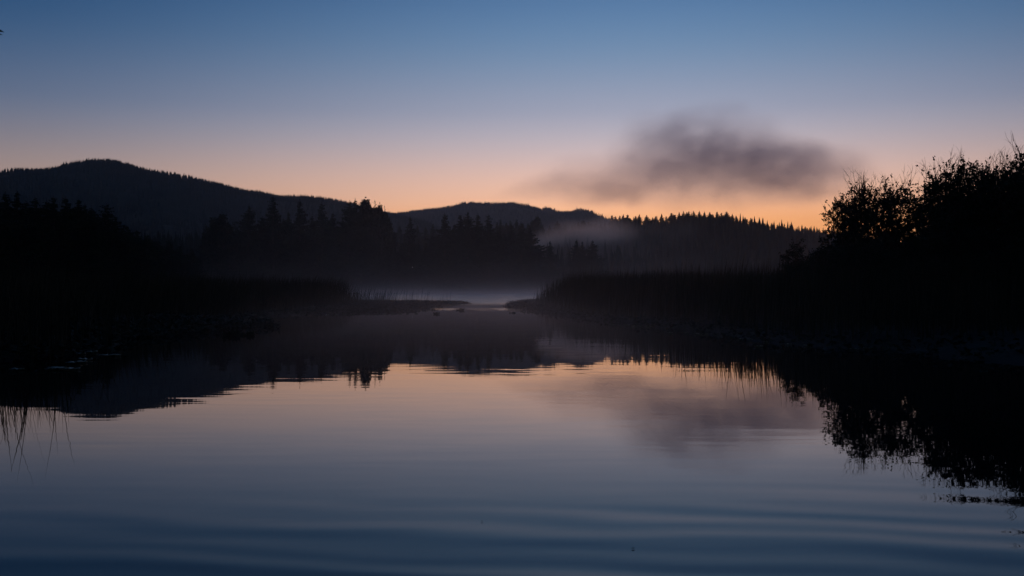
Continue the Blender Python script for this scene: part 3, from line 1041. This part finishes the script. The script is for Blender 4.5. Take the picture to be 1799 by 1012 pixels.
m, t, pv = vol_mat('haze_air', (0.76, 0.84, 1.0), 0.8)
pv.inputs['Density'].default_value = HAZE = 4.2e-5
m.cycles.homogeneous_volume = True
o = link('haze', box_mesh('haze', -5400, 5400, -450, 5400, -3, 385), m)
tag(o, kind='stuff')

# low mist lying on the lake
m, t, pv = vol_mat('lake_mist', (1.0, 0.85, 0.83), 0.83, 1.0)
pos = t.new('ShaderNodeNewGeometry').outputs['Position']
px, py, pz = t.sep(pos)[:3]
nz = t.noise(t.vmath('MULTIPLY', pos, (1, .8, 2.5)), .035, 3.0, .6)
w = t.rng(nz, .35, .7, .25, 1.3)
ex = lambda k, a: t.math('MULTIPLY', t.math('POWER', 2.718, t.math('MULTIPLY', pz, -k)), a)
fall = t.math('ADD', t.math('ADD', ex(1.6, 6.5), ex(.5, .7)), t.math('ADD', ex(.15, .30), ex(.04, .08)))
ax = t.math('ABSOLUTE', px)
near = t.math('MULTIPLY', t.math('MULTIPLY', t.rng(py, 70, 130, 1.0, .1), t.rng(py, 12, 42, 0.0, 0.42, smooth=True)), t.rng(ax, 6, 20, 1, 0.1, smooth=True))
ydens = t.math('ADD', near, t.rng(py, 85, 160, 0.0, 0.8, smooth=True))
edge = t.math('MULTIPLY', t.rng(pz, 35, 58, 1, 0, smooth=True), t.math('MULTIPLY', t.math('MULTIPLY', t.rng(ax, 150, 370, 1, 0, smooth=True), t.rng(t.math('DIVIDE', px, t.math('MAXIMUM', py, 10.0)), -.38, -.17, .2, 1, smooth=True)), t.rng(py, 560, 690, 1, 0, smooth=True)))
dens = t.math('MULTIPLY', t.math('MULTIPLY', w, fall), t.math('MULTIPLY', ydens, edge))
t.put(pv.inputs['Density'], t.math('MULTIPLY', dens, MIST := 0.0040))
o = link('mist', box_mesh('mist', -370, 370, 12, 700, -.5, 60), m)
tag(o, 'thin mist lying low over the far lake', 'mist', kind='stuff')


def lobed_volume(name, mat_name, d, lobes, depth, density, color, aniso, nscale, label, cat, kind=None, step=1.0, nk=1.3):
    """cloud made of soft ellipsoid lobes, each (px, py, rx, ry, strength) as seen in the photo, standing at distance d"""
    k = d / F
    cx = sum(l[0] for l in lobes) / len(lobes); cy = sum(l[1] for l in lobes) / len(lobes)
    org = Vector((side(cx, d), d, up(cy, d)))
    m, t, pv = vol_mat(mat_name, color, aniso, step)
    co = t.new('ShaderNodeTexCoord').outputs['Object']
    nz = t.noise(t.vmath('MULTIPLY', co, (1.0, 1, 1.5)), nscale, 5.0, .55)
    warp = t.vmath('SUBTRACT', t.noise(co, nscale * .55, 2.0, .5, out=1), (.5, .5, .5))
    ws = t.new('ShaderNodeVectorMath', operation='SCALE'); t.put(ws.inputs[0], warp); ws.inputs[3].default_value = 60 * k
    cw = t.vmath('ADD', co, ws.outputs[0])
    acc = None
    for lx, ly, rx, ry, st in lobes:
        c = ((lx - cx) * k, 0, (cy - ly) * k)
        q = t.vmath('MULTIPLY', t.vmath('SUBTRACT', cw, c), (1 / (rx * k), 1 / (depth), 1 / (ry * k)))
        L = t.vmath('LENGTH', q, out=1)
        g = t.math('MULTIPLY', t.rng(L, 0.0, 1.25, 1.0, 0.0, smooth=True), st)
        acc = g if acc is None else t.math('ADD', acc, g)
    nn = t.math('MULTIPLY', t.math('SUBTRACT', nz, .5), nk)
    body = t.math('MULTIPLY', acc, t.math('ADD', 1.0, t.math('MULTIPLY', nn, 2.2)), clamp=False)
    body = t.rng(body, .04, 1.3, 0, 1.0)
    t.put(pv.inputs['Density'], t.math('MULTIPLY', body, density))
    # hull: one closed lumpy shell round all lobes
    x0 = min(l[0] - l[2] * 1.35 for l in lobes); x1 = max(l[0] + l[2] * 1.35 for l in lobes)
    y0 = min(l[1] - l[3] * 1.4 for l in lobes); y1 = max(l[1] + l[3] * 1.4 for l in lobes)
    nu, nv = 40, 20
    vs = []
    for i in range(nu + 1):
        X_ = x0 + (x1 - x0) * (.5 - .5 * math.cos(math.pi * i / nu))
        hi, lo = 1e9, -1e9
        for lx, ly, rx, ry, st in lobes:
            e = 1 - ((X_ - lx) / (rx * 1.4)) ** 2
            if e > 0:
                hi = min(hi, ly - ry * 1.45 * math.sqrt(e)); lo = max(lo, ly + ry * 1.45 * math.sqrt(e))
        if hi > lo:
            hi = lo = (lobes[0][1] if i > nu / 2 else lobes[-1][1])
        mid, hf = (hi + lo) / 2, max((lo - hi) / 2, .5)
        dp = depth * 1.35 * min(1, math.sqrt(max(1 - (2 * i / nu - 1) ** 4, .001)))
        for j in range(nv):
            a = 2 * math.pi * j / nv
            vs.append(((X_ - cx) * k, math.cos(a) * dp, (cy - mid) * k + math.sin(a) * hf * k))
    q = [(i * nv + j, i * nv + (j + 1) % nv, (i + 1) * nv + (j + 1) % nv, (i + 1) * nv + j) for i in range(nu) for j in range(nv)]
    vs.append(tuple(np.mean(np.array(vs[:nv]), 0))); vs.append(tuple(np.mean(np.array(vs[nu * nv:(nu + 1) * nv]), 0)))
    a, b = len(vs) - 2, len(vs) - 1
    tr = [(a, (j + 1) % nv, j) for j in range(nv)] + [(b, nu * nv + j, nu * nv + (j + 1) % nv) for j in range(nv)]
    o = link(name, mesh_np(name, vs, [q, tr]), m, loc=org)
    tag(o, label, cat, kind=kind)


lobed_volume('cloud', 'cloud_vapour', 6300,
             [(1255, 272, 185, 58, .80), (1335, 296, 175, 52, .62), (1272, 228, 125, 54, .34), (1165, 250, 105, 62, .34), (1105, 310, 150, 42, .52),
              (1000, 337, 150, 28, .40), (1430, 304, 130, 60, .50), (1250, 330, 240, 46, .42)],
             380, 0.0039, (0.88, 0.79, 0.96), 0.45, 0.0044, 'purple-grey cloud bank drifting above the right ridge', 'cloud', None, 0.7, 1.35)

lobed_volume('mist', 'mist_vapour', 520,
             [(1010, 417, 80, 21, 1.0), (1062, 411, 60, 24, .9), (958, 426, 45, 16, .8), (1030, 446, 130, 34, .4), (1150, 418, 170, 50, .12), (930, 440, 60, 26, .2)],
             60, 0.0170, (1.0, 0.79, 0.72), 0.86, 0.06, 'pale patch of mist hanging among the trees under the low hills', 'mist', 'stuff', 1.0, 1.8)
